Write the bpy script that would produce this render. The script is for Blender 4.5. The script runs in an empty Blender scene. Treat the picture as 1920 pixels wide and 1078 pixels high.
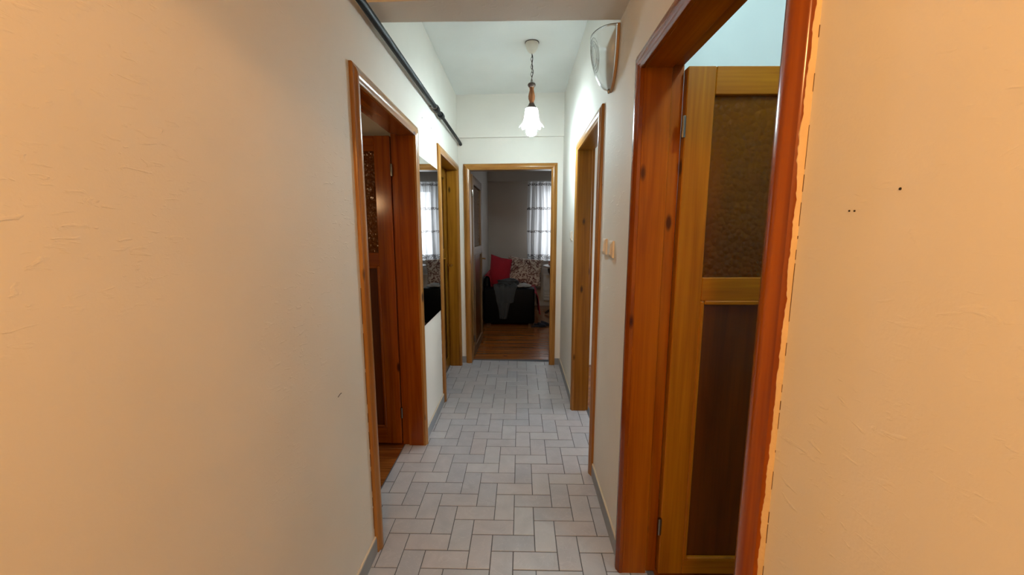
import bpy, bmesh, math, random
from mathutils import Vector, Matrix, noise
random.seed(7)
S = bpy.context.scene
COL = S.collection
PI = math.pi

# ------------------------------------------------------------------ camera
cam = bpy.data.cameras.new('camera')
cam.sensor_fit = 'HORIZONTAL'; cam.sensor_width = 36.0
cam.lens = 722.0 / 1920.0 * 36.0
cam.clip_start = 0.02
camo = bpy.data.objects.new('camera', cam); COL.objects.link(camo)
camo.location = (0, 0, 1.412)
camo.rotation_euler = (PI/2 - math.atan(103/722.0), 0, math.radians(1.2))
S.camera = camo

# ------------------------------------------------------------------ world, large lights, exposure
W = bpy.data.worlds.new('overcast'); S.world = W; W.use_nodes = True
wb = W.node_tree.nodes['Background']
wb.inputs[0].default_value = (0.90, 0.95, 1.0, 1); wb.inputs[1].default_value = 1.2
S.view_settings.view_transform = 'Standard'
try: S.view_settings.look = 'None'
except Exception: pass
S.view_settings.exposure = 0.6
S.view_settings.gamma = 1.0
S.view_settings.use_curve_mapping = False

WARM = (1.0, 0.50, 0.17); COOL = (0.86, 0.95, 1.0)
def light(name, typ, loc, energy, color, rot=(0,0,0), **kw):
    l = bpy.data.lights.new(name, typ); l.energy = energy; l.color = color
    for k, v in kw.items(): setattr(l, k, v)
    o = bpy.data.objects.new(name, l); COL.objects.link(o); o.location = loc; o.rotation_euler = rot
    return o
# the warm shaded hall lamp that hangs behind the camera: its shade cuts the light off above a cone
light('warm_hall_lamp', 'SPOT', (-0.09, -0.60, 2.11), 31, WARM, spot_size=math.radians(162.6), spot_blend=0.06, shadow_soft_size=0.04)
light('warm_hall_lamp_shade_glow', 'POINT', (-0.09, -0.60, 2.17), 9.0, WARM, shadow_soft_size=0.07)
# daylight at the windows, and the lamps of the side rooms (out of sight)
light('daylight_far_room', 'AREA', (0.95, 7.72, 1.6), 15, (0.93, 0.96, 1.0), rot=(-PI/2, 0, 0), shape='RECTANGLE', size=1.5, size_y=1.4)
light('right_room_lamp', 'POINT', (0.95, 0.80, 2.62), 15.5, (0.66, 0.94, 1.0), shadow_soft_size=0.05)
light('daylight_right_far_room', 'AREA', (3.36, 3.0, 1.5), 32, (0.90, 0.95, 1.0), rot=(0, PI/2, 0), shape='RECTANGLE', size=1.2, size_y=1.2)
light('left_room_lamp', 'POINT', (-1.25, 1.42, 1.66), 3.2, (1.0, 0.60, 0.30), shadow_soft_size=0.06)
light('left_far_room_lamp', 'POINT', (-1.9, 3.6, 2.0), 7, (0.95, 0.97, 1.0), shadow_soft_size=0.08)

# ------------------------------------------------------------------ materials
def lin(c):
    return tuple(((x/255)/12.92 if x/255 <= 0.04045 else ((x/255+0.055)/1.055)**2.4) for x in c) + (1.0,)
class NT:
    def __init__(s, name):
        s.m = bpy.data.materials.new(name); s.m.use_nodes = True
        s.t = s.m.node_tree; s.n = s.t.nodes; s.p = s.n['Principled BSDF']
    def add(s, typ, **kw):
        x = s.n.new(typ)
        for k, v in kw.items():
            if k in x.inputs: x.inputs[k].default_value = v
            else: setattr(x, k, v)
        return x
    def link(s, a, b): s.t.links.new(a, b)
    def pos(s, scale=(1,1,1), loc=(0,0,0)):
        g = s.add('ShaderNodeNewGeometry'); m = s.add('ShaderNodeMapping')
        m.inputs['Scale'].default_value = scale; m.inputs['Location'].default_value = loc
        s.link(g.outputs['Position'], m.inputs['Vector']); return m.outputs['Vector']
    def noise(s, vec, scale, detail=3, dist=0.0, rough=0.5):
        x = s.add('ShaderNodeTexNoise'); x.inputs['Scale'].default_value = scale
        x.inputs['Detail'].default_value = detail; x.inputs['Distortion'].default_value = dist
        x.inputs['Roughness'].default_value = rough
        s.link(vec, x.inputs['Vector']); return x.outputs['Fac']
    def ramp(s, fac, stops):
        r = s.add('ShaderNodeValToRGB'); e = r.color_ramp.elements
        while len(e) < len(stops): e.new(0.5)
        for el, (p, c) in zip(e, stops): el.position = p; el.color = c if len(c) == 4 else tuple(c)+(1,)
        s.link(fac, r.inputs['Fac']); return r.outputs['Color']
    def bump(s, h, strength, dist=0.002):
        b = s.add('ShaderNodeBump'); b.inputs['Strength'].default_value = strength; b.inputs['Distance'].default_value = dist
        s.link(h, b.inputs['Height']); return b
    def mix(s, a, b, fac, mode='MIX'):
        x = s.add('ShaderNodeMix'); x.data_type = 'RGBA'; x.blend_type = mode
        if isinstance(fac, (int, float)): x.inputs[0].default_value = fac
        else: s.link(fac, x.inputs[0])
        for i, v in ((6, a), (7, b)):
            if isinstance(v, tuple): x.inputs[i].default_value = v
            else: s.link(v, x.inputs[i])
        return x.outputs[2]
G0 = (0,0,0,1); G1 = (1,1,1,1)

def plain(name, c, rough=0.5, metal=0.0, coat=0.0, spec=0.5, bump=0, bscale=80):
    t = NT(name); p = t.p
    v = t.noise(t.pos(), 9, 3)
    cc = lin(c); d = tuple(x*0.86 for x in cc[:3])+(1,)
    t.link(t.ramp(v, [(0.3, d), (0.7, cc)]), p.inputs['Base Color'])
    p.inputs['Roughness'].default_value = rough; p.inputs['Metallic'].default_value = metal
    p.inputs['Coat Weight'].default_value = coat; p.inputs['Specular IOR Level'].default_value = spec
    if bump:
        t.link(t.bump(t.noise(t.pos(), bscale, 3), bump, 0.003).outputs[0], p.inputs['Normal'])
    return t.m

def plaster(name, c, rough=0.75, sc=(1,1,1), strength=0.35):
    t = NT(name); p = t.p
    cc = lin(c); d = tuple(x*0.93 for x in cc[:3])+(1,)
    big = t.noise(t.pos(), 1.7, 3)
    t.link(t.ramp(big, [(0.35, d), (0.65, cc)]), p.inputs['Base Color'])
    p.inputs['Roughness'].default_value = rough; p.inputs['Specular IOR Level'].default_value = 0.35
    fine = t.noise(t.pos(sc), 210, 2)                                  # roller grain
    tool = t.noise(t.pos((9, 9, 26), (3, 1, 2)), 3.2, 4, 0.8)          # short trowel ridges
    toolr = t.ramp(tool, [(0.60, G0), (0.70, G1)])
    patch = t.ramp(t.noise(t.pos((1,1,1), (5, 2, 1)), 1.9, 2), [(0.42, G0), (0.66, G1)])
    tm = t.mix(G0, toolr, patch)
    b1 = t.bump(fine, strength*0.5, 0.0012); b2 = t.bump(tm, strength*1.3, 0.0022)
    t.link(b1.outputs[0], b2.inputs['Normal']); t.link(b2.outputs[0], p.inputs['Normal'])
    return t.m

def wood(name, light_c, dark_c, axis, rough=0.28, coat=0.25, knots=True, grain=1.0):
    t = NT(name); p = t.p
    s = [15.0*grain]*3; s[axis] = 0.7
    n1 = t.noise(t.pos(tuple(s)), 1.5, 4, 1.2)
    s2 = [70.0]*3; s2[axis] = 1.5
    n2 = t.noise(t.pos(tuple(s2)), 1.6, 2)
    c = t.ramp(n1, [(0.30, lin(dark_c)), (0.48, tuple((a+b)/2 for a, b in zip(lin(light_c), lin(dark_c)))), (0.68, lin(light_c))])
    c = t.mix(c, t.ramp(n2, [(0.3, (0.72,0.66,0.6,1)), (0.6, G1)]), 0.55, 'MULTIPLY')
    if knots:
        s3 = [7.0]*3; s3[axis] = 2.6
        v = t.add('ShaderNodeTexVoronoi'); v.inputs['Scale'].default_value = 1.0
        t.link(t.pos(tuple(s3), (0.3, 0.7, 0.1)), v.inputs['Vector'])
        k = t.ramp(v.outputs['Distance'], [(0.05, G0), (0.10, G1)])
        kd = tuple(x*0.28 for x in lin(dark_c)[:3])+(1,)
        c = t.mix(kd, c, k)
    t.link(c, p.inputs['Base Color'])
    p.inputs['Roughness'].default_value = rough; p.inputs['Coat Weight'].default_value = coat
    p.inputs['Specular IOR Level'].default_value = 0.22
    p.inputs['Coat Roughness'].default_value = 0.16
    t.link(t.bump(n2, 0.12, 0.001).outputs[0], p.inputs['Normal'])
    return t.m

M = {}
M['paint'] = plaster('cream wall paint', (227, 223, 214), strength=0.34)
M['paint_cool'] = plaster('pale blue grey wall paint', (236, 240, 240), strength=0.15)
M['ceil'] = plaster('white ceiling paint', (234, 236, 232), strength=0.15)
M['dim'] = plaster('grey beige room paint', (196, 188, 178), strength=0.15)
for i, ax in enumerate('xyz'):
    M['frame_'+ax] = wood('varnished pine frame '+ax, (172, 124, 62), (130, 82, 30), i)
    M['red_'+ax] = wood('red brown varnished pine frame '+ax, (150, 80, 12), (118, 52, 5), i, rough=0.2, coat=0.35)
    M['brown_'+ax] = wood('yellow brown pine jamb '+ax, (150, 102, 26), (118, 72, 10), i, rough=0.34, coat=0.1)
    M['dull_'+ax] = wood('shaded grey brown door wood '+ax, (126, 96, 66), (100, 72, 46), i, rough=0.45, coat=0.0)  # end room door: the room's dimness is put into the wood colour
    M['jamb_'+ax] = wood('orange pine jamb '+ax, (164, 92, 6), (136, 66, 3), i, rough=0.34, coat=0.0)
    M['door_'+ax] = wood('yellow pine door '+ax, (164, 104, 8), (142, 82, 4), i, rough=0.42, coat=0.0)
M['panel'] = wood('brown veneer door panel', (92, 46, 6), (70, 32, 4), 2, rough=0.3, knots=False, grain=0.4)
M['plank'] = wood('glossy varnished floor boards', (158, 94, 40), (116, 60, 22), 0, rough=0.24, coat=0.5)

def tile_mat():
    t = NT('grey stone-look floor tile'); p = t.p
    oi = t.add('ShaderNodeObjectInfo')
    base = t.ramp(oi.outputs['Random'], [(0.0, lin((170,172,180))), (0.35, lin((177,178,184))), (0.65, lin((181,178,182))), (1.0, lin((185,187,192)))])
    n = t.noise(t.pos(), 7, 5, 1.0)
    c = t.mix(base, t.ramp(n, [(0.3, (0.80,0.80,0.82,1)), (0.65, G1)]), 0.7, 'MULTIPLY')
    v = t.noise(t.pos((1,1,1),(4,2,0)), 10, 4, 2.2)
    vein = t.ramp(v, [(0.485, G0), (0.50, G1), (0.515, G0)])
    c = t.mix(c, lin((196,196,198)), t.mix(G0, (0.35,0.35,0.35,1), vein))
    t.link(c, p.inputs['Base Color'])
    p.inputs['Roughness'].default_value = 0.33; p.inputs['Specular IOR Level'].default_value = 0.45
    t.link(t.bump(t.noise(t.pos(), 26, 4, 0.8), 0.25, 0.002).outputs[0], p.inputs['Normal'])
    return t.m
M['tile'] = tile_mat()
M['grout'] = plain('dark grey grout', (90, 91, 95), 0.85)
M['baseboard'] = plain('blue grey skirting tile', (140, 144, 148), 0.4)
M['bead_paint'] = plain('cream paint bead', (214, 200, 176), 0.6)

def amber_glass():
    t = NT('amber bubble glass'); p = t.p
    p.inputs['Base Color'].default_value = lin((150, 88, 22)); p.inputs['Roughness'].default_value = 0.12
    p.inputs['Specular IOR Level'].default_value = 0.25; p.inputs['Transmission Weight'].default_value = 0.4; p.inputs['IOR'].default_value = 1.45
    t.link(t.ramp(t.noise(t.pos(), 3, 2), [(0.3, lin((104,56,4))), (0.7, lin((122,70,6)))]), p.inputs['Base Color'])
    v = t.add('ShaderNodeTexVoronoi'); v.feature = 'SMOOTH_F1'; v.inputs['Scale'].default_value = 50; v.inputs['Smoothness'].default_value = 0.3
    t.link(t.pos((1, 0.05, 1)), v.inputs['Vector'])
    b = t.bump(v.outputs['Distance'], 1.0, 0.005); b.invert = True
    t.link(b.outputs[0], p.inputs['Normal'])
    return t.m
M['amber'] = amber_glass()

def thin_glass(name, tint=(1,1,1,1), gloss=0.08):
    t = NT(name); t.n.remove(t.p)
    tr = t.add('ShaderNodeBsdfTransparent'); tr.inputs[0].default_value = tint
    g = t.add('ShaderNodeBsdfGlossy'); g.inputs['Roughness'].default_value = 0.05
    m = t.add('ShaderNodeMixShader'); m.inputs[0].default_value = gloss
    t.link(tr.outputs[0], m.inputs[1]); t.link(g.outputs[0], m.inputs[2])
    t.link(m.outputs[0], t.n['Material Output'].inputs[0]); return t.m
M['pane'] = thin_glass('clear window glass')

def clear_glass():
    t = NT('clear moulded glass'); p = t.p
    p.inputs['Base Color'].default_value = (0.93, 0.95, 0.95, 1); p.inputs['Transmission Weight'].default_value = 1.0
    p.inputs['Roughness'].default_value = 0.16; p.inputs['IOR'].default_value = 1.45
    t.link(t.bump(t.noise(t.pos(), 14, 2), 0.06, 0.004).outputs[0], p.inputs['Normal'])
    return t.m
M['clear'] = clear_glass()

def sheer():
    t = NT('sheer white curtain with embroidered bands'); t.n.remove(t.p)
    g = t.add('ShaderNodeNewGeometry'); sx = t.add('ShaderNodeSeparateXYZ'); t.link(g.outputs['Position'], sx.inputs[0])
    # embroidered bands are woven into the cloth at fixed heights
    def band(z, hw):
        a = t.add('ShaderNodeMath', operation='SUBTRACT'); t.link(sx.outputs['Z'], a.inputs[0]); a.inputs[1].default_value = z
        b = t.add('ShaderNodeMath', operation='ABSOLUTE'); t.link(a.outputs[0], b.inputs[0])
        c = t.add('ShaderNodeMath', operation='LESS_THAN'); t.link(b.outputs[0], c.inputs[0]); c.inputs[1].default_value = hw
        return c.outputs[0]
    acc = None
    for z, hw in ((1.43, 0.022), (1.853, 0.024), (2.285, 0.022), (0.96, 0.045)):
        b = band(z, hw)
        if acc is None: acc = b
        else:
            m = t.add('ShaderNodeMath', operation='MAXIMUM'); t.link(acc, m.inputs[0]); t.link(b, m.inputs[1]); acc = m.outputs[0]
    blot = t.ramp(t.noise(t.pos((1,1,1)), 42, 3), [(0.42, G0), (0.52, G1)])
    mm = t.add('ShaderNodeMath', operation='MULTIPLY'); t.link(acc, mm.inputs[0]); t.link(blot, mm.inputs[1])
    colr = t.mix((0.86,0.88,0.90,1), (0.20,0.19,0.19,1), mm.outputs[0])
    d = t.add('ShaderNodeBsdfDiffuse'); tl = t.add('ShaderNodeBsdfTranslucent'); tr = t.add('ShaderNodeBsdfTransparent')
    t.link(colr, d.inputs[0]); t.link(colr, tl.inputs[0])
    m1 = t.add('ShaderNodeMixShader'); m1.inputs[0].default_value = 0.62; t.link(d.outputs[0], m1.inputs[1]); t.link(tl.outputs[0], m1.inputs[2])
    m2 = t.add('ShaderNodeMixShader'); m2.inputs[0].default_value = 0.14; t.link(m1.outputs[0], m2.inputs[1]); t.link(tr.outputs[0], m2.inputs[2])
    t.link(m2.outputs[0], t.n['Material Output'].inputs[0]); return t.m
M['sheer'] = sheer()

def frosted():
    t = NT('frosted white lamp glass'); t.n.remove(t.p)
    d = t.add('ShaderNodeBsdfTranslucent'); d.inputs[0].default_value = (0.95, 0.97, 0.98, 1)
    g = t.add('ShaderNodeBsdfPrincipled'); g.inputs['Base Color'].default_value = (0.85, 0.88, 0.9, 1); g.inputs['Roughness'].default_value = 0.25
    m = t.add('ShaderNodeMixShader'); m.inputs[0].default_value = 0.15
    t.link(d.outputs[0], m.inputs[1]); t.link(g.outputs[0], m.inputs[2])
    tr = t.add('ShaderNodeBsdfTransparent'); m2 = t.add('ShaderNodeMixShader'); m2.inputs[0].default_value = 0.08
    t.link(m.outputs[0], m2.inputs[1]); t.link(tr.outputs[0], m2.inputs[2]); t.link(m2.outputs[0], t.n['Material Output'].inputs[0]); return t.m
M['frost'] = frosted()
def emit(name, c, s):
    t = NT(name); t.p.inputs['Base Color'].default_value = (0.9,0.9,0.9,1)
    t.p.inputs['Emission Color'].default_value = c+(1,); t.p.inputs['Emission Strength'].default_value = s; return t.m
M['bulb'] = emit('lit cool white bulb', (0.76, 0.95, 1.0), 280)

M['mirror'] = plain('mirror silver', (232, 236, 236), 0.012, metal=1.0)
M['pipe'] = plain('black painted iron pipe', (16, 17, 18), 0.55, spec=0.18)
M['chrome'] = plain('nickel metal', (150, 146, 138), 0.25, metal=1.0)
M['brass'] = plain('worn brass', (150, 112, 58), 0.3, metal=1.0)
M['white_plastic'] = plain('cream white plastic', (226, 218, 204), 0.35)
M['dark'] = plain('dark hole', (38, 30, 24), 0.9)
M['crack'] = plain('brown crack', (92, 64, 40), 0.9)
M['leather'] = plain('black leather', (5, 5, 6), 0.5, spec=0.12, bump=0.2)
M['red'] = plain('red cloth', (170, 24, 44), 0.85, bump=0.35, bscale=120)
M['jacket'] = plain('charcoal grey cloth', (58, 60, 62), 0.9, bump=0.3, bscale=160)
M['shirt'] = plain('pale grey cloth', (170, 170, 168), 0.9, bump=0.3)
M['slipper'] = plain('dark navy felt', (28, 30, 42), 0.9, bump=0.3)
M['pink'] = plain('pink cloth', (204, 140, 128), 0.85, bump=0.3)
M['tabletop'] = plain('pale laminate table top', (206, 198, 190), 0.3)
M['table_leg'] = plain('dark bent wood', (36, 24, 20), 0.35, coat=0.3)
M['rad'] = plain('white enamelled radiator', (214, 212, 206), 0.35)
M['pvc'] = plain('white window frame', (226, 228, 228), 0.35)
M['filler'] = plain('rough cream filler', (214, 190, 152), 0.85, bump=0.7, bscale=60)
M['spindle'] = wood('turned lamp wood', (160, 104, 60), (110, 64, 34), 2, rough=0.35, knots=False)
M['cap'] = plain('dark bronze cap', (74, 58, 50), 0.35, metal=0.6)
M['plate'] = plain('tan wooden back plate', (176, 140, 96), 0.45)
def floral():
    t = NT('beige floral cushion cloth'); p = t.p
    n = t.noise(t.pos(), 13, 4, 2.5)
    c = t.ramp(n, [(0.38, lin((96,62,58))), (0.46, lin((150,116,102))), (0.54, lin((204,188,170))), (0.7, lin((214,200,184)))])
    t.link(c, p.inputs['Base Color']); p.inputs['Roughness'].default_value = 0.9; return t.m
M['floral'] = floral()

# ------------------------------------------------------------------ mesh helpers
def box(bm, x0, x1, y0, y1, z0, z1, bev=0.0, seg=1):
    vs = [bm.verts.new((x, y, z)) for x in (x0, x1) for y in (y0, y1) for z in (z0, z1)]
    idx = [(0,1,3,2), (4,6,7,5), (0,4,5,1), (2,3,7,6), (0,2,6,4), (1,5,7,3)]
    fs = [bm.faces.new([vs[i] for i in f]) for f in idx]
    if bev:
        es = {e for f in fs for e in f.edges}
        bmesh.ops.bevel(bm, geom=list(es), offset=bev, segments=seg, profile=0.5, affect='EDGES')
    return vs
def prism(bm, rings, closed=False, cap=True):
    """rings: list of equally long vertex loops (closed loops) joined in order"""
    R = [[bm.verts.new(p) for p in r] for r in rings]
    n = len(R[0])
    for a, b in zip(R, R[1:] + ([R[0]] if closed else [])):
        for i in range(n):
            bm.faces.new((a[i], a[(i+1) % n], b[(i+1) % n], b[i]))
    if cap and not closed:
        bm.faces.new(list(reversed(R[0]))); bm.faces.new(R[-1])
def lathe(bm, prof, c, n=24, cap=True):
    rings = [[(c[0]+r*math.cos(2*PI*i/n), c[1]+r*math.sin(2*PI*i/n), c[2]+z) for i in range(n)] for r, z in prof]
    prism(bm, rings, cap=cap)
def tube(bm, pts, r, n=10, closed=False):
    pts = [Vector(p) for p in pts]; rings = []
    rr = r if isinstance(r, (list, tuple)) else [r]*len(pts)
    for i, p in enumerate(pts):
        if closed: d = pts[(i+1) % len(pts)] - pts[i-1]
        else: d = pts[min(i+1, len(pts)-1)] - pts[max(i-1, 0)]
        d.normalize()
        up = Vector((0,0,1)) if abs(d.z) < 0.9 else Vector((1,0,0))
        a = d.cross(up).normalized(); b = d.cross(a).normalized()
        rings.append([p + a*rr[i]*math.cos(2*PI*k/n) + b*rr[i]*math.sin(2*PI*k/n) for k in range(n)])
    prism(bm, rings, closed=closed)
def grid(bm, fn, nu, nv):
    V = [[bm.verts.new(fn(i/nu, j/nv)) for j in range(nv+1)] for i in range(nu+1)]
    for i in range(nu):
        for j in range(nv):
            bm.faces.new((V[i][j], V[i+1][j], V[i+1][j+1], V[i][j+1]))
def finish(bm, name, mat, parent=None, mtx=None, smooth=35, solid=0):
    if mtx is not None: bmesh.ops.transform(bm, matrix=mtx, verts=bm.verts)
    bmesh.ops.recalc_face_normals(bm, faces=bm.faces)
    me = bpy.data.meshes.new(name); bm.to_mesh(me); bm.free()
    me.materials.append(mat if not isinstance(mat, str) else M[mat])
    if smooth:
        for f in me.polygons: f.use_smooth = True
        me.set_sharp_from_angle(angle=math.radians(smooth))
    o = bpy.data.objects.new(name, me); COL.objects.link(o)
    if parent is not None:
        o.parent = parent; o.matrix_parent_inverse = Matrix.Translation(-Vector(ORG[parent.name]))
    if solid:
        md = o.modifiers.new('thickness', 'SOLIDIFY'); md.thickness = solid; md.offset = 0
    return o
ORG = {}
def tag(o, label, cat, group=None, kind=None):
    o['label'] = label; o['category'] = cat
    if group: o['group'] = group
    if kind: o['kind'] = kind
    return o
def thing(name, loc, label, cat, group=None, kind=None):
    o = bpy.data.objects.new(name, None); COL.objects.link(o); o.location = loc; o.empty_display_size = 0.1
    ORG[o.name] = loc
    return tag(o, label, cat, group, kind)
def one(fn, name, mat, parent=None, mtx=None, smooth=35, solid=0):
    bm = bmesh.new(); fn(bm); return finish(bm, name, mat, parent, mtx, smooth, solid)
def bx(name, mat, parent, *a, mtx=None, bev=0.0, seg=1):
    return one(lambda bm: box(bm, *a, bev=bev, seg=seg), name, mat, parent, mtx)

# ------------------------------------------------------------------ the setting
XL, XR = -0.64, 0.43; WT = 0.14; WR = 0.116; ZC = 2.76
FSL = -0.05
MF = Matrix.Translation((0, 4.03, 0)) @ Matrix.Rotation(math.atan(FSL), 4, 'Z')
TW = 0.06           # architrave width
# doorways: outer edges of the architrave along the wall, and its top
L1 = (1.52, 2.45, 2.045); L2 = (3.05, 4.01, 2.088); R1 = (0.613, 1.497, 2.037); R2 = (2.088, 2.985, 2.065); FD = (-0.583, 0.375, 2.103)
HY0 = -1.3          # wall behind the camera

def wall_boxes(bm, x0, x1, y0, y1, ops, z1=ZC, axis='y'):
    """solid wall with door openings (list of (a0, a1, top))"""
    cur = y0
    for a0, a1, zt in sorted(ops):
        A0, A1, Z = a0+0.03, a1-0.03, zt-0.03
        segs = [(cur, A0, 0, z1), (A0, A1, Z, z1)]
        for s in segs:
            if axis == 'y': box(bm, x0, x1, s[0], s[1], s[2], s[3])
            else: box(bm, s[0], s[1], x0, x1, s[2], s[3])
        cur = A1
    if axis == 'y': box(bm, x0, x1, cur, y1, 0, z1)
    else: box(bm, cur, y1, x0, x1, 0, z1)

def structure(o, label, cat): return tag(o, label, cat, kind='structure')

wl = structure(one(lambda bm: wall_boxes(bm, XL-WT, XL, HY0, 4.14, [L1, L2]), 'wall_left', 'paint', smooth=0), 'cream plaster wall along the left of the hall under the black pipe', 'wall')
wr = structure(one(lambda bm: wall_boxes(bm, XR, XR+WR, HY0, 4.10, [R1, R2]), 'wall_right', 'paint', smooth=0), 'cream plaster wall along the right of the hall with the light switches', 'wall')
def far_wall(bm):
    wall_boxes(bm, 0.0, 0.12, XL-0.08, XR+0.08, [FD], z1=2.355, axis='x')
    box(bm, XL-0.08, XR+0.08, -0.030, 0.12, 2.355, ZC+0.05)
structure(one(far_wall, 'wall_far', 'paint', mtx=MF, smooth=0), 'white end wall of the hall above and around the furthest doorway', 'wall')
structure(bx('wall_back', 'paint', None, XL-WT, XR+WR, HY0-0.1, HY0, 0, ZC), 'wall closing the hall behind the viewer', 'wall')
structure(bx('ceiling', 'ceil', None, -3.4, 3.6, HY0-0.1, 8.0, ZC, ZC+0.12), 'white ceiling of the hall with the pendant lamp', 'ceiling')
def beam(bm):
    y = [(XL, 1.665), (XR, 1.625), (XR, 1.812), (XL, 1.812)]
    prism(bm, [[(a, b, 2.318) for a, b in y], [(a, b, ZC) for a, b in y]])
structure(one(beam, 'ceiling_beam', 'paint', smooth=0), 'plastered downstand beam crossing the hall in front of the ceiling', 'beam')

# --- hall floor: tiles laid in a straight herringbone
fl = thing('floor', (0, 2.2, 0), 'grey hall floor of small rectangular tiles in herringbone bond', 'floor', kind='structure')
bx('grout_bed', 'grout', fl, XL-0.135, XR+0.135, HY0, 4.18, -0.05, -0.0022)
GX, GY, X0, Y0 = 0.0984, 0.0945, -0.1255, 1.5385
JT = 0.0018
def tile_mesh(x0, x1, y0, y1, planes):
    poly = [(x0+JT, y0+JT), (x1-JT, y0+JT), (x1-JT, y1-JT), (x0+JT, y1-JT)]
    clipped = False
    for nx, ny, d in planes:                       # keep nx*x + ny*y <= d
        out = []
        for i, p in enumerate(poly):
            q = poly[(i+1) % len(poly)]
            a = nx*p[0]+ny*p[1]-d; b = nx*q[0]+ny*q[1]-d
            if a <= 0: out.append(p)
            if a*b < 0:
                s = a/(a-b); out.append((p[0]+(q[0]-p[0])*s, p[1]+(q[1]-p[1])*s)); clipped = True
            if a > 0: clipped = True
        poly = out
        if len(poly) < 3: return None, True
    return poly, clipped
shared = {}
def add_tile(c, j, w, h):
    x0, y0 = X0+c*GX, Y0+j*GY; x1, y1 = x0+w*GX, y0+h*GY
    def over(d): return y1 > d[0]+0.05 and y0 < d[1]-0.05
    xl = XL-0.128 if over(L1) else (XL-0.105 if over(L2) else XL-0.002)
    xr = XR+0.105 if (over(R1) or over(R2)) else XR+0.002
    planes = [(-1, 0, -xl), (1, 0, xr), (-FSL, 1, 4.03+0.085)]
    poly, cl = tile_mesh(x0, x1, y0, y1, planes)
    if poly is None: return
    cx = sum(p[0] for p in poly)/len(poly); cy = sum(p[1] for p in poly)/len(poly)
    ar = 0.5*abs(sum(poly[i-1][0]*poly[i][1]-poly[i][0]*poly[i-1][1] for i in range(len(poly))))
    if ar < 2e-4: return
    key = (w, h)
    if not cl and key in shared: me = shared[key]
    else:
        bm = bmesh.new()
        def shr(k): return [((p[0]-cx)*(1-k/ max(0.02, abs(x1-x0))*2), (p[1]-cy)*(1-k/max(0.02, abs(y1-y0))*2)) for p in poly]
        o = [(p[0]-cx, p[1]-cy) for p in poly]; i_ = shr(0.0016)
        prism(bm, [[(a, b, -0.012) for a, b in o], [(a, b, -0.0014) for a, b in o], [(a, b, 0.0) for a, b in i_]])
        bmesh.ops.recalc_face_normals(bm, faces=bm.faces)
        me = bpy.data.meshes.new('floor_tile'); bm.to_mesh(me); bm.free(); me.materials.append(M['tile'])
        if not cl: shared[key] = me
    t = bpy.data.objects.new('floor_tile', me); COL.objects.link(t); t.parent = fl
    t.location = (cx-0, cy-2.2, random.uniform(-0.0004, 0.0004))
for j in range(-9, 28):
    for c in range(-9, 8):
        if (c + j) % 4 == 0: add_tile(c, j, 2, 1)
        if (c + j) % 4 == 2: add_tile(c, j, 1, 2)

# --- board floors of the rooms beyond the doorways
def board_floor(x0, x1, y0, y1, w, label, mtx=None, z=-0.004):
    f = thing('floor', ((x0+x1)/2, (y0+y1)/2, z), label, 'floor', kind='structure')
    bx('subfloor', 'dark', f, x0, x1, y0, y1, -0.08, z-0.012, mtx=mtx)
    y = y0; k = 0
    while y < y1-0.01:
        e = min(y+w, y1); cut = x0 + (x1-x0)*random.uniform(0.25, 0.75)
        for a, b in ((x0, cut), (cut, x1)):
            bx('floor_board', 'plank', f, a+0.001, b-0.001, y+0.0015, e-0.0015, z-0.02, z+random.uniform(-0.001, 0.0006), mtx=mtx, bev=0.0012)
        y = e; k += 1
    return f
board_floor(-3.2, XL-0.13, 0.6, 2.75, 0.11, 'dark orange board floor inside the nearest room on the left')
board_floor(-0.80, 3.1, 0.088, 3.42, 0.095, 'glossy brown board floor of the room at the end of the hall', mtx=MF)
structure(bx('floor', 'plank', None, XR+0.107, 3.2, -0.9, 1.9, -0.05, -0.004), 'brown floor of the nearest room on the right', 'floor')
structure(bx('floor', 'plank', None, XR+0.107, 3.2, 1.98, 4.05, -0.05, -0.004), 'brown floor of the further room on the right', 'floor')
structure(bx('floor', 'plank', None, -3.2, XL-0.107, 2.85, 4.15, -0.05, -0.004), 'brown floor behind the closed door on the left', 'floor')

# --- shells of the rooms beyond
def shell(name, mat, label, *boxes):
    structure(one(lambda bm: [box(bm, *b[:4], b[4] if b[4] else -0.06, b[5]) for b in boxes], name, mat, smooth=0), label, 'wall')
shell('wall_left_room', 'paint', 'walls of the dim orange room behind the nearest left doorway',
      (-3.3, -3.2, 0.5, 2.85, 0, ZC), (-3.3, XL-WT, 0.5, 0.6, 0, ZC), (-3.2, XL-WT, 2.75, 2.85, 0, ZC))
shell('wall_left_far_room', 'paint', 'walls of the room behind the closed left door',
      (-3.3, -3.2, 2.85, 4.3, 0, ZC), (-3.2, XL-WT, 4.2, 4.3, 0, ZC))
shell('wall_right_room', 'paint_cool', 'pale blue white wall seen over the open yellow door on the right',
      (3.2, 3.3, -1.0, 2.0, 0, ZC), (XR+WR, 3.2, 1.9, 1.98, 0, ZC),
      (XR+WR, 3.2, -1.0, -0.9, 0, ZC))
shell('wall_right_far_room', 'paint', 'walls of the bright room behind the further right doorway',
      (3.2, 3.3, 1.98, 2.4, 0, ZC), (3.2, 3.3, 3.6, 4.12, 0, ZC), (3.2, 3.3, 2.4, 3.6, 0, 0.9), (3.2, 3.3, 2.4, 3.6, 2.1, ZC),
      (XR+WR, 3.2, 4.02, 4.10, 0, ZC))
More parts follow.
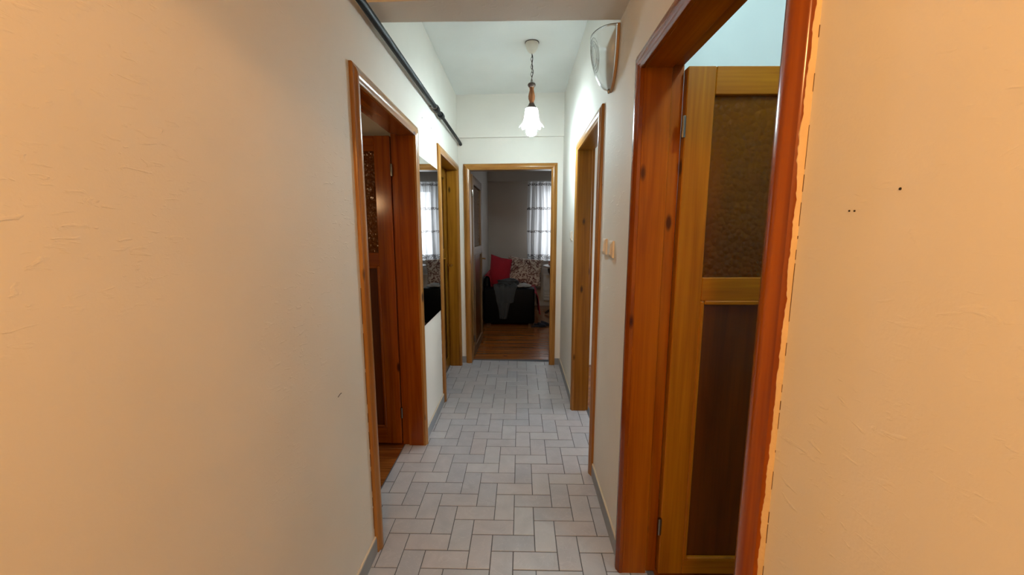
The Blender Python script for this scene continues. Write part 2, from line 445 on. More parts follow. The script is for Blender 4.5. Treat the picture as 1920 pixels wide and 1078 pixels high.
# far room, window in its end wall (local y = 3.42)
FW = 3.42; WX0, WX1, WZ0, WZ1 = 0.22, 1.75, 0.92, 2.24
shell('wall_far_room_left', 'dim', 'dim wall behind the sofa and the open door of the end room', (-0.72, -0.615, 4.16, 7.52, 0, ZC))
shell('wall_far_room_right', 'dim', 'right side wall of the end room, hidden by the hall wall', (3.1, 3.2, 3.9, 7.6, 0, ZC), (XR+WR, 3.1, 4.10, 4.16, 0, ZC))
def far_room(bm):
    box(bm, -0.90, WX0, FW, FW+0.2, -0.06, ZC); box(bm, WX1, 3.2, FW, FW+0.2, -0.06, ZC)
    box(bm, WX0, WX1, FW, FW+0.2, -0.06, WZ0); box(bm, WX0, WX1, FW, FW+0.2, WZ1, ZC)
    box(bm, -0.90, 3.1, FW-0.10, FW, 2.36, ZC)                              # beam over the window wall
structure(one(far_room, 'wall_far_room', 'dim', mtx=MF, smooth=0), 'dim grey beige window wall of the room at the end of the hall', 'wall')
def window(name, label, x0, x1, z0, z1, y, mtx=None, bars=(), hbars=()):
    w = thing(name, (x0, y, z0) if mtx is None else tuple(mtx @ Vector((x0, y, z0))), label, 'window', kind='structure')
    def fr(bm):
        for b in ((x0, x0+0.06, z0, z1), (x1-0.06, x1, z0, z1), (x0+0.06, x1-0.06, z0, z0+0.06), (x0+0.06, x1-0.06, z1-0.06, z1)):
            box(bm, b[0], b[1], y, y+0.06, b[2], b[3])
    one(fr, 'window_frame', 'pvc', w, mtx)
    for b in bars: bx('mullion', 'pvc', w, b-0.03, b+0.03, y+0.005, y+0.055, z0+0.06, z1-0.06, mtx=mtx)
    for b in hbars: bx('glazing_bar', 'pvc', w, x0+0.06, x1-0.06, y+0.005, y+0.055, b-0.02, b+0.02, mtx=mtx)
    xs = [x0+0.06] + [b for b in bars] + [x1-0.06]
    for a, b in zip(xs, xs[1:]): bx('pane', 'pane', w, a, b, y+0.028, y+0.032, z0+0.06, z1-0.06, mtx=mtx)
    return w
w1 = window('window_1', 'daylit window behind the sheer curtain in the furthest room', WX0, WX1, WZ0, WZ1, FW+0.06, MF, bars=(0.98,))
bx('window_sill', 'pvc', w1, WX0-0.05, WX1+0.05, FW-0.06, FW+0.06, WZ0-0.03, WZ0, mtx=MF, bev=0.006)
window('window_2', 'window lighting the further room on the right', 2.4, 3.6, 0.9, 2.1, 0.0, Matrix.Translation((3.22, 0, 0)) @ Matrix(((0, 1, 0, 0), (1, 0, 0, 0), (0, 0, 1, 0), (0, 0, 0, 1))), bars=(3.0,))

# ------------------------------------------------------------------ skirting
def skirting(name, label, a0, a1, side):
    s = thing(name, (XL if side == 'l' else XR, a0, 0), label, 'baseboard', kind='structure')
    x0, x1 = (XL, XL+0.010) if side == 'l' else (XR-0.010, XR)
    bx('skirting_tile', 'baseboard', s, x0, x1, a0, a1, 0.0, 0.072, bev=0.002)
    y0, y1 = (XL, XL+0.008) if side == 'l' else (XR-0.008, XR)
    bx('paint_bead', 'bead_paint', s, y0, y1, a0, a1, 0.072, 0.081, bev=0.002)
skirting('baseboard_left', 'grey skirting in the lower left foreground before the first doorway', HY0, L1[0], 'l')
skirting('baseboard_left', 'grey skirting under the mirror between the two left doorways', L1[1], L2[0], 'l')
skirting('baseboard_right', 'grey skirting under the pair of light switches', R1[1], R2[0], 'r')
skirting('baseboard_right', 'grey skirting between the further right doorway and the end wall', R2[1], 3.995, 'r')
skirting('baseboard_right', 'grey skirting along the right foreground wall', HY0, R1[0], 'r')
for nm, a, b, lb in (('baseboard_far', XL+0.011, FD[0], 'short grey skirting left of the end doorway'), ('baseboard_far', FD[1], XR-0.011, 'short grey skirting right of the end doorway')):
    s = thing(nm, (a, 4.03, 0), lb, 'baseboard', kind='structure')
    bx('skirting_tile', 'baseboard', s, a, b, -0.010, 0, 0, 0.072, mtx=MF, bev=0.002)

# ------------------------------------------------------------------ door frames
PROF = [(0,0), (0,0.010), (0.003,0.014), (0.012,0.016), (0.018,0.021), (0.030,0.023), (0.042,0.022), (0.048,0.017), (0.055,0.0155), (0.060,0.012), (0.060,0)]
mapL = lambda a, t, z: (XL+t, a, z)
mapR = lambda a, t, z: (XR-t, a, z)
mapF = lambda a, t, z: tuple(MF @ Vector((a, -t, z)))
def doorframe(n, d, mp, trimmat, jambmat, label, depth=WT, headaxis='y'):
    a0, a1, zt = d
    f = thing('trim_%d' % n, mp((a0+a1)/2, 0, 0), label, 'door frame', kind='structure')
    P = PROF
    def left(bm):  prism(bm, [[mp(a0+s, t, 0) for s, t in P], [mp(a0+s, t, zt-s) for s, t in P]])
    def right(bm): prism(bm, [[mp(a1-s, t, 0) for s, t in P], [mp(a1-s, t, zt-s) for s, t in P]])
    def head(bm):  prism(bm, [[mp(a0+s, t, zt-s) for s, t in P], [mp(a1-s, t, zt-s) for s, t in P]])
    one(left, 'architrave', trimmat+'_z', f, smooth=40); one(right, 'architrave', trimmat+'_z', f, smooth=40)
    one(head, 'head_architrave', trimmat+'_'+headaxis, f, smooth=40)
    A, B, Z = a0+TW, a1-TW, zt-TW
    def mbox(bm, s0, s1, t0, t1, z0, z1):
        c = [mp(s, t, z) for s in (s0, s1) for t in (t0, t1) for z in (z0, z1)]
        vs = [bm.verts.new(p) for p in c]
        fs = [bm.faces.new([vs[i] for i in q]) for q in [(0,1,3,2), (4,6,7,5), (0,4,5,1), (2,3,7,6), (0,2,6,4), (1,5,7,3)]]
        bmesh.ops.bevel(bm, geom=list({e for q in fs for e in q.edges}), offset=0.002, segments=1, affect='EDGES')
    st = -0.098
    one(lambda bm: mbox(bm, A-0.03, A, st, 0.0, 0, Z+0.03), 'jamb', jambmat+'_z', f)
    one(lambda bm: mbox(bm, B, B+0.03, st, 0.0, 0, Z+0.03), 'jamb', jambmat+'_z', f)
    one(lambda bm: mbox(bm, A, B, st, 0.0, Z, Z+0.03), 'head_jamb', jambmat+'_'+headaxis, f)
    one(lambda bm: mbox(bm, A-0.03, A-0.013, -depth-0.002, st, 0, Z+0.03), 'rebate', jambmat+'_z', f)
    one(lambda bm: mbox(bm, B+0.013, B+0.03, -depth-0.002, st, 0, Z+0.03), 'rebate', jambmat+'_z', f)
    one(lambda bm: mbox(bm, A-0.013, B+0.013, -depth-0.002, st, Z+0.013, Z+0.03), 'head_rebate', jambmat+'_'+headaxis, f)
    return f
doorframe(1, L1, mapL, 'frame', 'red', 'varnished pine frame of the nearest doorway on the left')
doorframe(2, L2, mapL, 'frame', 'brown', 'varnished pine frame of the closed left door beyond the mirror')
doorframe(3, FD, mapF, 'frame', 'frame', 'varnished pine frame of the doorway at the end of the hall', headaxis='x')
doorframe(4, R2, mapR, 'frame', 'brown', 'varnished pine frame of the further doorway on the right', depth=WR)
t5 = doorframe(5, R1, mapR, 'red', 'jamb', 'glossy red brown frame of the large doorway on the right foreground')

# crumbly filler and broken crack line beside the near architrave on the right
def ptop(w):
    for (s0, t0), (s1, t1) in zip(PROF[1:], PROF[2:]):
        if s0 <= w <= s1 and s1 > s0: return t0+(t1-t0)*(w-s0)/(s1-s0)
    return PROF[2][1]
def filler(bm):
    n = 420; a = R1[0]; rings = []
    for i in range(n+1):
        z = i/n*2.02
        k = 0.0080 + 0.004*noise.noise(Vector((0.3, 0, z*3))) + 0.0025*noise.noise(Vector((2.3, 0, z*17))) + 0.0018*noise.noise(Vector((4.3, 1, z*47))) + 0.0016*noise.noise(Vector((1.3, 1, z*120))) + (0.003 if z < 0.7 else 0)
        k = min(0.0135, max(0.0035, k))
        rings.append([mapR(a-0.0022, 0.0, z), mapR(a-0.0018, 0.0015, z), mapR(a-0.0009, k*0.8, z), mapR(a-0.0004, k, z), mapR(a+0.002, k, z), mapR(a+0.002, 0.0, z)])
    prism(bm, rings)
one(filler, 'filler', 'filler', t5, smooth=0)
zz = 0.05
while zz < 1.95:
    L = random.uniform(0.004, 0.05) if random.random() < 0.75 else random.uniform(0.05, 0.12)
    bx('crack', 'crack', t5, XR-0.0006, XR+0.001, R1[0]-0.0031+random.uniform(-.0004, .0004), R1[0]-0.0022, zz, zz+L)
    zz += L + random.uniform(0.002, 0.05)
# long settlement cracks along the other architraves
for d, mp, par in ((L1, mapL, 'trim_1'), (L2, mapL, 'trim_2')):
    f = bpy.data.objects[par]; zz = 0.12
    while zz < 1.1:
        L = random.uniform(0.04, 0.16)
        x0 = XL-0.001; bx('crack', 'crack', f, x0, x0+0.0022, d[0]-0.0035, d[0]-0.001, zz, zz+L)
        zz += L + random.uniform(0.01, 0.05)

# ------------------------------------------------------------------ doors
def door(n, org, ang, W, H, label, wood_ax, side=1, handle=None, zs=None):
    """leaf: local u = width from the hinge, v = thickness (0..th), z up; ang turns u in plan"""
    d = thing('door_%d' % n, org, label, 'door', kind='structure')
    m = Matrix.Translation(org) @ Matrix.Rotation(ang, 4, 'Z')
    if side < 0: m = m @ Matrix.Scale(-1, 4, (0, 1, 0))
    th = 0.036; st = 0.098
    zb, zm0, zm1, ztp = zs or (0.10, 1.15, 1.24, H-0.095)
    hz = 'door_z'; hx = 'door_'+wood_ax
    if n in (1,): hz, hx = 'red_z', 'red_'+wood_ax
    if n == 2: hz, hx = 'brown_z', 'brown_'+wood_ax
    if n == 3: hz, hx = 'dull_z', 'dull_'+wood_ax
    bx('stile', hz, d, 0, st, 0, th, 0, H, mtx=m, bev=0.003)
    bx('stile', hz, d, W-st, W, 0, th, 0, H, mtx=m, bev=0.003)
    for a, b in ((0, zb), (zm0, zm1), (ztp, H)):
        bx('rail', hx, d, st, W-st, 0.0004, th-0.0004, a, b, mtx=m, bev=0.003)
    bx('glass_pane', 'amber', d, st-0.006, W-st+0.006, th/2-0.0025, th/2+0.0025, zm1-0.006, ztp+0.006, mtx=m)
    dp = bx('door_panel', 'panel', d, st-0.006, W-st+0.006, th/2-0.005, th/2+0.005, zb-0.006, zm0+0.006, mtx=m)
    bw = 0.014; ORG[dp.name] = (0, 0, 0)
    def bead(nm, a0, a1, z0, z1, mat):       # bevelled bead strip on both faces
        def fn(bm):
            box(bm, a0, a1, -0.004, 0.012, z0, z1, bev=0.004); box(bm, a0, a1, th-0.012, th+0.004, z0, z1, bev=0.004)
        one(fn, nm, mat, dp, m)
    bead('bead', st-0.002, st+bw, zb, zm0, hz); bead('bead', W-st-bw, W-st+0.002, zb, zm0, hz)
    bead('bead', st+bw, W-st-bw, zm0-bw, zm0+0.002, hx); bead('bead', st+bw, W-st-bw, zb-0.002, zb+bw, hx)
    for hz_ in (0.22, H-0.20):               # pin hinges
        def hg(bm):
            lathe(bm, [(0.0, -0.036), (0.007, -0.036), (0.008, -0.030), (0.008, 0.030), (0.007, 0.036), (0.0, 0.036)], (-0.006, -0.002, hz_), 10, cap=False)
        one(hg, 'hinge', 'chrome', d, m)
    if handle is not None:
        hd = one(lambda bm: [box(bm, W-0.062, W-0.030, -0.004, 0.0, handle-0.13, handle+0.08, bev=0.0015),
                             box(bm, W-0.062, W-0.030, th, th+0.004, handle-0.13, handle+0.08, bev=0.0015)], 'handle_plate', 'brass', d, m)
        ORG[hd.name] = (0, 0, 0)
        for s in (-1, 1):
            y0 = -0.004 if s < 0 else th+0.004
            pts = [(W-0.046, y0, handle), (W-0.046, y0+s*0.035, handle), (W-0.050, y0+s*0.045, handle), (W-0.075, y0+s*0.048, handle+0.002), (W-0.15, y0+s*0.048, handle-0.004)]
            one(lambda bm: tube(bm, pts, [0.009, 0.008, 0.008, 0.008, 0.006], 10), 'lever', 'brass', hd, m)
    return d
# 1: opens into the left room; 2: closed; 3: end room, folded back; 4: right foreground
door(1, (XL-0.146, 2.392, 0.012), PI, 0.80, 1.975, 'dark red brown door standing open in the nearest left doorway', 'x', side=-1, zs=(0.115, 1.19, 1.275, 1.885), handle=1.06)
door(2, (XL-0.105, L2[0]+TW-0.011, 0.012), PI/2, L2[1]-L2[0]-2*TW+0.022, 2.018, 'closed brown door with brass handle between the mirror and the end wall', 'y', side=1, handle=1.07)
far_org = tuple(MF @ Vector((FD[0]+TW+0.004, 0.150, 0.012)))
door(3, far_org, PI/2+math.atan(FSL)+math.radians(1.5), 0.80, 2.015, 'brown door with glass standing open into the furthest room', 'y', side=1, handle=1.07)
door(4, (XR+0.145, 1.424, 0.012), math.radians(0.9), 0.80, 1.965, 'yellow pine door with bubble glass standing open in the right foreground', 'x', side=1, zs=(0.066, 1.147, 1.235, 1.872), handle=1.05)

# ------------------------------------------------------------------ pendant lamp
PX, PY = 0.081, 2.984
pl = thing('pendant_lamp', (PX, PY, ZC), 'lit pendant lamp with white bell shade and turned wood stem', 'lamp')
one(lambda bm: lathe(bm, [(0, 0), (0.045, 0), (0.0475, -0.006), (0.046, -0.020), (0.040, -0.040), (0.029, -0.058), (0.016, -0.069), (0.006, -0.074), (0, -0.075)], (PX, PY, ZC), 28, cap=False), 'canopy', 'white_plastic', pl)
one(lambda bm: lathe(bm, [(0.040, 0), (0.051, 0), (0.051, -0.003), (0.040, -0.003)], (PX, PY, ZC), 28, cap=False), 'canopy_shadow_ring', 'cap', pl)  # dark ring modelled in place of the shadow round the canopy
pts = [(PX+0.004*math.sin(i*0.9)+0.006*math.sin(i/14*PI), PY+0.004*math.cos(i*0.9), ZC-0.072-i/14*0.203) for i in range(15)]
one(lambda bm: tube(bm, pts, 0.0028, 6), 'cord', 'pipe', pl)
for i in range(8):
    zc = ZC-0.085-i*0.0255
    ring = [(PX+0.007*math.cos(t)*(1 if i % 2 else 0), PY+0.007*math.cos(t)*(0 if i % 2 else 1), zc+0.0165*math.sin(t)) for t in [2*PI*k/14 for k in range(14)]]
    one(lambda bm: tube(bm, ring, 0.0017, 6, closed=True), 'chain_link', 'cap', pl)
one(lambda bm: lathe(bm, [(0, 2.492), (0.010, 2.492), (0.026, 2.484), (0.030, 2.474), (0.024, 2.462), (0.016, 2.456), (0, 2.456)], (PX, PY, 0), 20, cap=False), 'stem_cap', 'cap', pl)
one(lambda bm: lathe(bm, [(0, 2.458), (0.017, 2.458), (0.0155, 2.440), (0.020, 2.420), (0.025, 2.398), (0.024, 2.378), (0.017, 2.362), (0.0155, 2.354), (0.022, 2.340), (0, 2.338)], (PX, PY, 0), 20, cap=False), 'wood_stem', 'spindle', pl)
one(lambda bm: lathe(bm, [(0, 2.346), (0.020, 2.346), (0.025, 2.334), (0.036, 2.318), (0.041, 2.306), (0, 2.306)], (PX, PY, 0), 24, cap=False), 'shade_holder', 'cap', pl)
def shade(bm):
    prof = [(0.036, 2.316), (0.044, 2.308), (0.047, 2.290), (0.050, 2.262), (0.055, 2.232), (0.065, 2.208), (0.076, 2.194), (0.086, 2.188)]
    n = 64
    def rp(th, k):
        r, z = prof[k]; w = max(0, (k-3)/4.0)
        return (PX+(r+0.006*w*math.cos(8*th))*math.cos(th), PY+(r+0.006*w*math.cos(8*th))*math.sin(th), z-0.009*w*math.cos(8*th))
    V = [[bm.verts.new(rp(2*PI*i/n, k)) for k in range(len(prof))] for i in range(n)]
    for i in range(n):
        for k in range(len(prof)-1):
            bm.faces.new((V[i][k], V[(i+1) % n][k], V[(i+1) % n][k+1], V[i][k+1]))
one(shade, 'shade', 'frost', pl, smooth=80)
one(lambda bm: lathe(bm, [(0, 2.300), (0.016, 2.298), (0.017, 2.260), (0.024, 2.240), (0.034, 2.212), (0.039, 2.184), (0.039, 2.152), (0.034, 2.132), (0.020, 2.122), (0, 2.119)], (PX, PY, 0), 28, cap=False), 'bulb', 'bulb', pl, smooth=80)

# ------------------------------------------------------------------ glass sconce on the right wall
SY, SZ = 1.925, 2.305
sc = thing('wall_sconce', (XR, SY, SZ), 'clear glass half-bowl wall lamp fixed high beside the beam', 'lamp')
a_, b_, c_ = 0.094, 0.115, 0.235
def ell(th, ph, k=1.0):     # th 0..pi across the wall, ph 0..pi/2 downwards
    return (XR-0.012-a_*k*math.sin(th)*math.cos(ph), SY-b_*k*math.cos(th)*math.cos(ph), SZ-c_*k*math.sin(ph))
gs = one(lambda bm: grid(bm, lambda u, v: ell(PI*u, (PI/2-0.03)*v), 36, 22), 'glass_shade', 'clear', sc, smooth=80, solid=0.004); ORG[gs.name] = (0, 0, 0)
def plate(bm):
    n = 26; out = [(SY-b_*1.02*math.cos(PI*i/n), SZ-c_*1.03*math.sin(PI*i/n)) for i in range(n+1)]
    prism(bm, [[(XR-0.002, y, z) for y, z in out], [(XR-0.014, y, z) for y, z in out]])
one(plate, 'back_plate', 'plate', sc)
for rr in (0.19, 0.27, 0.33):
    pts = []
    for k in range(33):
        t = PI*2*k/32; th = PI/2-0.25 + rr*1.25*math.cos(t); ph = 0.42 + rr*math.sin(t)
        pts.append(ell(th, ph, 1.018))
    one(lambda bm: tube(bm, pts[:-1], 0.0016, 6, closed=True), 'moulded_ring', 'clear', gs)
one(lambda bm: lathe(bm, [(0, 0.012), (0.006, 0.010), (0.009, 0), (0.006, -0.010), (0, -0.012)], (XR-0.016, SY, SZ-c_-0.002), 12, cap=False), 'finial', 'chrome', sc)

# ------------------------------------------------------------------ switches
def switch(y, z, label, w=0.078):
    s = thing('light_switch', (XR, y, z), label, 'switch', group='light switches on the right wall')
    h = w/2
    def pb(bm):
        prism(bm, [[(XR, y-h, z-h), (XR, y+h, z-h), (XR, y+h, z+h), (XR, y-h, z+h)], [(XR-0.007, y-h, z-h), (XR-0.007, y+h, z-h), (XR-0.007, y+h, z+h), (XR-0.007, y-h, z+h)],
                   [(XR-0.013, y-h+0.009, z-h+0.009), (XR-0.013, y+h-0.009, z-h+0.009), (XR-0.013, y+h-0.009, z+h-0.009), (XR-0.013, y-h+0.009, z+h-0.009)]])
    one(pb, 'cover_plate', 'white_plastic', s)
    g = 0.024
    def rk(bm):
        prism(bm, [[(XR-0.012, y-g, z-g), (XR-0.012, y+g, z-g), (XR-0.012, y+g, z+g), (XR-0.012, y-g, z+g)],
                   [(XR-0.018, y-g, z-g), (XR-0.018, y+g, z-g), (XR-0.015, y+g, z+g), (XR-0.015, y-g, z+g)]])
    one(rk, 'rocker', 'white_plastic', s)
switch(1.955, 1.343, 'left of the pair of cream light switches beside the large right doorway')
switch(1.815, 1.335, 'right of the pair of cream light switches nearest the large right doorway')
switch(3.24, 1.385, 'single light switch between the further right doorway and the end wall')

# ------------------------------------------------------------------ pipe along the left wall
pp = thing('gas_pipe', (-0.602, 1.0, 2.29), 'black iron pipe running along the left wall below the beam', 'pipe')
XP = -0.603
def pz(y): return 2.276 + (y-1.4)*0.0095
one(lambda bm: tube(bm, [(XP, y, pz(y)) for y in (-1.25, 0.5, 1.5, 2.3, 2.98)], 0.0165, 16), 'pipe_run', 'pipe', pp)
one(lambda bm: tube(bm, [(XP, y, pz(y)) for y in (2.9, 3.4, 4.0)] , 0.0135, 16), 'pipe_run', 'pipe', pp)
for y in (2.90, 3.07):
    one(lambda bm: tube(bm, [(XP, y-0.035, pz(y)), (XP, y-0.033, pz(y)), (XP, y-0.022, pz(y)), (XP, y+0.022, pz(y)), (XP, y+0.033, pz(y)), (XP, y+0.035, pz(y))], [0.017, 0.022, 0.0235, 0.0235, 0.022, 0.017], 14), 'coupling', 'pipe', pp)
one(lambda bm: tube(bm, [(XP, 3.98, pz(4)), (XP-0.001, 4.02, pz(4)-0.004), (XP-0.002, 4.052, pz(4)-0.006)], [0.0125, 0.016, 0.015], 14), 'elbow', 'pipe', pp)
for y in (2.84, 1.2):
    one(lambda bm: [tube(bm, [(XP+0.016*math.cos(t), y, pz(y)+0.016*math.sin(t)) for t in [2*PI*k/16 for k in range(16)]], 0.003, 6, closed=True),
                    box(bm, XL-0.01, XP-0.012, y-0.004, y+0.004, pz(y)-0.003, pz(y)+0.003)], 'pipe_clip', 'chrome', pp)

# ------------------------------------------------------------------ mirror
mr = thing('wall_mirror', (XL, 2.75, 0.80), 'frameless mirror hung on the left wall reflecting the end room', 'mirror')
bx('backing', 'cap', mr, XL, XL+0.006, 2.452, 3.046, 0.803, 1.883)
bx('mirror_glass', 'mirror', mr, XL+0.006, XL+0.010, 2.45, 3.048, 0.80, 1.886)

# nail holes and marks in the plaster
def hole(par, x, y, z, r):
    n = 8
    def fn(bm): prism(bm, [[(x, y+r*math.cos(2*PI*k/n), z+r*1.2*math.sin(2*PI*k/n)) for k in range(n)], [(x+(0.0012 if x < 0 else -0.0012), y+r*.8*math.cos(2*PI*k/n), z+r*math.sin(2*PI*k/n)) for k in range(n)]])
    o = one(fn, 'nail_hole', 'dark'); o.parent = par
for y, z in ((2.618, 2.150), (2.875, 2.152)): hole(wl, XL, y, z, 0.003)
for y, z, r in ((0.456, 1.461, 0.0014), (0.521, 1.440, 0.0011), (0.513, 1.4395, 0.0011), (2.085, 1.66, 0.0026)): hole(wr, XR, y, z, r)
o = one(lambda bm: tube(bm, [(XL+0.0005, 1.275, 0.838), (XL+0.0006, 1.29, 0.842), (XL+0.0005, 1.302, 0.842)], 0.0012, 5), 'scratch', 'dark'); o.parent = wl

# ------------------------------------------------------------------ furthest room
SF = thing('sofa', (-0.15, 6.5, 0), 'black leather sofa seen from its arm end, covered in red cloth', 'sofa')
AY = 5.75
bx('armrest', 'leather', SF, -0.54, 0.222, AY, AY+0.24, 0.035, 0.575, bev=0.025, seg=3)
bx('armrest', 'leather', SF, -0.54, 0.222, 7.02, 7.24, 0.035, 0.575, bev=0.025, seg=3)
bx('backrest', 'leather', SF, -0.56, -0.48, AY+0.23, 7.03, 0.035, 0.72, bev=0.03, seg=3)
bx('seat_base', 'leather', SF, -0.50, 0.21, AY+0.22, 7.04, 0.035, 0.33, bev=0.02)
bx('seat_cushion', 'leather', SF, -0.49, 0.215, AY+0.24, 7.02, 0.31, 0.46, bev=0.04, seg=3)
for x in (-0.48, 0.16):
    for y in (AY+0.06, 7.16): bx('foot', 'table_leg', SF, x-0.03, x+0.03, y-0.03, y+0.03, -0.004, 0.04)
# red throw over seat and hanging down the front
def throw(bm):
    prof = [(-0.558, 0.735), (-0.53, 0.742), (-0.495, 0.738), (-0.472, 0.71), (-0.462, 0.60), (-0.45, 0.49), (-0.1, 0.484), (0.1, 0.485), (0.20, 0.484), (0.255, 0.465), (0.285, 0.40), (0.30, 0.3), (0.31, 0.2), (0.315, 0.12)]
    def fn(u, v):
        k = v*(len(prof)-1); i = min(int(k), len(prof)-2); f = k-i
        x = prof[i][0]*(1-f)+prof[i+1][0]*f; z = prof[i][1]*(1-f)+prof[i+1][1]*f
        y = AY+0.245+u*1.0; w = max(0, v-0.72)
        return (x + 0.03*w*math.sin(u*22+2*v) + 0.008*noise.noise(Vector((u*6, v*5, 0))), y, z + 0.012*noise.noise(Vector((u*7, v*6, 3))))
    grid(bm, fn, 44, 56)
tag(one(throw, 'throw_blanket', 'red', smooth=80, solid=0.008), 'red throw spread on the sofa seat and hanging over its front', 'blanket')
def pillow(name, mat, label, cat, org, sx, sy, sz, rot, exp=0.45):
    m = Matrix.Translation(org) @ rot
    def fn(bm):
        n = 22
        def top(s):
            def g(u, v):
                a, b = 2*u-1, 2*v-1
                e = (max(0, 1-a*a)**exp)*(max(0, 1-b*b)**exp)
                pin = 1-0.07*(1-abs(a))*(b*b) ; pin2 = 1-0.07*(1-abs(b))*(a*a)
                return (a*sx*pin2, s*sz*e*(1+0.12*noise.noise(Vector((a*2.3, b*2.3, s)))), b*sy*pin)
            return g
        grid(bm, top(1), n, n); grid(bm, top(-1), n, n)
        bmesh.ops.remove_doubles(bm, verts=bm.verts, dist=0.0005)
    return tag(one(fn, name, mat, mtx=m, smooth=80), label, cat)
pillow('cushion', 'red', 'plain red cushion propped against the back of the sofa', 'cushion', (-0.325, 6.22, 0.775), 0.185, 0.265, 0.09, Matrix.Rotation(math.radians(12), 4, 'Y') @ Matrix.Rotation(math.radians(-18), 4, 'Z') @ Matrix.Rotation(math.radians(16), 4, 'X'))
pillow('cushion', 'floral', 'large beige floral cushion leaning at the far end of the sofa', 'cushion', (0.075, 6.70, 0.745), 0.31, 0.235, 0.085, Matrix.Rotation(math.radians(-14), 4, 'X') @ Matrix.Rotation(math.radians(7), 4, 'Y'))
# grey jacket hung over the arm
def jacket(bm):
    path = [(6.02, 0.585), (5.93, 0.605), (5.84, 0.608), (5.775, 0.602), (5.737, 0.58), (5.728, 0.52), (5.726, 0.42), (5.722, 0.32), (5.724, 0.22), (5.722, 0.115)]
    def fn(u, v):
        k = v*(len(path)-1); i = min(int(k), len(path)-2); f = k-i
        y = path[i][0]*(1-f)+path[i+1][0]*f; z = path[i][1]*(1-f)+path[i+1][1]*f
        hang = max(0, (v-0.42)/0.58)
        xl = -0.40+0.10*hang; xr = -0.045-0.10*hang - (0.05 if hang > 0.55 else 0)
        x = xl+(xr-xl)*u
        nz = noise.noise(Vector((u*3.2, v*4.5, 1.7)))
        lump = (1-hang)*(0.045*abs(noise.noise(Vector((u*4.1, v*7, 5))))+0.012)
        y -= hang*(0.012+0.012*math.sin(u*15+v*3)) + 0.008*abs(nz)*hang
        return (x+0.012*nz, y, z+lump+0.012*nz*(1-hang))
    grid(bm, fn, 40, 60)
tag(one(jacket, 'jacket', 'jacket', smooth=80, solid=0.01), 'charcoal grey jacket draped over the sofa arm', 'jacket')
def crumple(cx, cy, cz, rx, ry, rz, seed):
    def fn(bm):
        bmesh.ops.create_icosphere(bm, subdivisions=4, radius=1.0)
        for v in bm.verts:
            p = v.co.copy(); k = 1+0.35*noise.noise(p*1.7+Vector((seed, 0, 0)))+0.16*abs(noise.noise(p*4.2+Vector((0, seed, 0))))
            v.co = Vector((cx+rx*p.x*k, cy+ry*p.y*k, cz+rz*max(p.z, -0.55)*k))
    return fn
tag(one(crumple(-0.19, 5.90, 0.655, 0.17, 0.10, 0.052, 3.1), 'sweater', 'jacket', smooth=80), 'crumpled dark sweater lying on top of the sofa arm', 'clothes')
tag(one(crumple(0.06, 5.89, 0.605, 0.10, 0.08, 0.034, 8.4), 'shirt', 'shirt', smooth=80), 'crumpled pale grey shirt on the right of the sofa arm', 'clothes')
# slippers on the floor
def slipper(org, ang, label):
    s = thing('slipper', org, label, 'slipper', group='slippers beside the sofa')
    m = Matrix.Translation(org) @ Matrix.Rotation(ang, 4, 'Z')
    def outline(k, z): return [(0.12*math.cos(t)*k, (0.040+0.006*math.cos(t))*math.sin(t)*k, z) for t in [2*PI*i/20 for i in range(20)]]
    one(lambda bm: prism(bm, [outline(0.97, 0), outline(1, 0.006), outline(1, 0.016), outline(0.95, 0.02)]), 'sole', 'slipper', s, m)
    def up(u, v):
        t = (u-0.5)*PI; x = -0.01+0.122*v*1.0; hw = 0.041*math.sqrt(max(0.02, 1-((x-0.0)/0.13)**2)); h = 0.055*(1-0.55*v)
        return (x, hw*math.sin(t), 0.016+h*math.cos(t)*math.sqrt(max(0, 1-(v*0.96)**4)))
    one(lambda bm: grid(bm, up, 14, 10), 'upper', 'slipper', s, m, smooth=80, solid=0.005)
slipper((0.285, 5.70, -0.003), math.radians(12), 'dark slipper lying nearer the doorway beside the sofa')
slipper((0.335, 5.81, -0.003), math.radians(-8), 'dark slipper lying just behind the other beside the sofa')

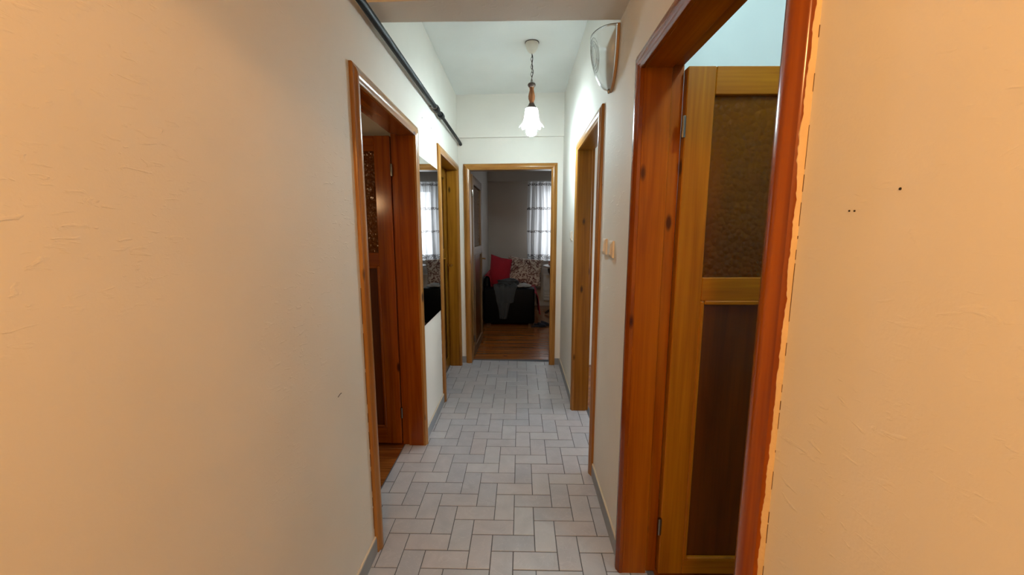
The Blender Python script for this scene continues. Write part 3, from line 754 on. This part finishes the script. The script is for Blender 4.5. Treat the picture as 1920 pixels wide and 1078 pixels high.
# curtain
def curtain(bm):
    x0, x1 = -0.03, 1.95
    def fn(u, v):
        z = 0.885 + v*(2.335-0.885); g = 1+0.25*(1-v)
        x = x0 + (x1-x0)*u + 0.01*math.sin(z*3+u*20)
        y = FW-0.165 + 0.030*g*math.sin(u*2*PI*15+0.6*math.sin(u*9)) + 0.014*math.sin(u*2*PI*31+z*1.2) 
        return tuple(MF @ Vector((x, y, z)))
    grid(bm, fn, 420, 12)
cu = thing('curtain', tuple(MF @ Vector((1.0, FW-0.165, 0.885))), 'white sheer curtain with two dark embroidered bands in the end room', 'curtain')
one(curtain, 'curtain_cloth', 'sheer', cu, smooth=80)
one(lambda bm: tube(bm, [tuple(MF @ Vector((x, FW-0.165, 2.345))) for x in (-0.02, 1.0, 2.0)], 0.011, 10), 'curtain_rail', 'pvc', cu)
# round pedestal table
tb = thing('round_table', (0.84, 6.78, 0), 'small round table with dark curved legs before the curtain', 'table')
TXc, TYc = 0.84, 6.78
one(lambda bm: lathe(bm, [(0, 0.812), (0.415, 0.812), (0.428, 0.818), (0.432, 0.828), (0.428, 0.838), (0.415, 0.842), (0, 0.842)], (TXc, TYc, 0), 48, cap=False), 'table_top', 'tabletop', tb)
one(lambda bm: lathe(bm, [(0, 0.80), (0.36, 0.80), (0.36, 0.812), (0, 0.812)], (TXc, TYc, 0), 40, cap=False), 'apron', 'table_leg', tb)
for k in range(4):
    t = math.radians(202+90*k); c, s_ = math.cos(t), math.sin(t)
    rz = [(0.37, 0.80), (0.36, 0.74), (0.31, 0.66), (0.235, 0.56), (0.165, 0.45), (0.14, 0.33), (0.16, 0.22), (0.23, 0.13), (0.32, 0.075), (0.39, 0.04), (0.42, 0.02), (0.43, 0.012)]
    one(lambda bm: tube(bm, [(TXc+r*c, TYc+r*s_, z) for r, z in rz], [0.020]*9+[0.022, 0.02, 0.015], 10), 'leg', 'table_leg', tb, smooth=80)
one(lambda bm: tube(bm, [(TXc+0.15*math.cos(t), TYc+0.15*math.sin(t), 0.38) for t in [2*PI*k/24 for k in range(24)]], 0.012, 8, closed=True), 'stretcher_ring', 'table_leg', tb)
tag(one(crumple(0.66, 6.72, 0.884, 0.17, 0.15, 0.058, 1.2), 'folded_cloth', 'pink', smooth=80), 'bundle of pink cloth lying on the round table', 'cloth')
# convector below the window
rd = thing('radiator', tuple(MF @ Vector((1.0, FW, 0.1))), 'white slatted radiator low on the wall under the curtain', 'radiator')
bx('radiator_body', 'rad', rd, 0.28, 1.7, FW-0.09, FW-0.002, 0.11, 0.62, mtx=MF, bev=0.006)
for k in range(4): bx('slat', 'rad', rd, 0.30, 1.68, FW-0.115, FW-0.09, 0.125+k*0.055, 0.160+k*0.055, mtx=MF, bev=0.005)
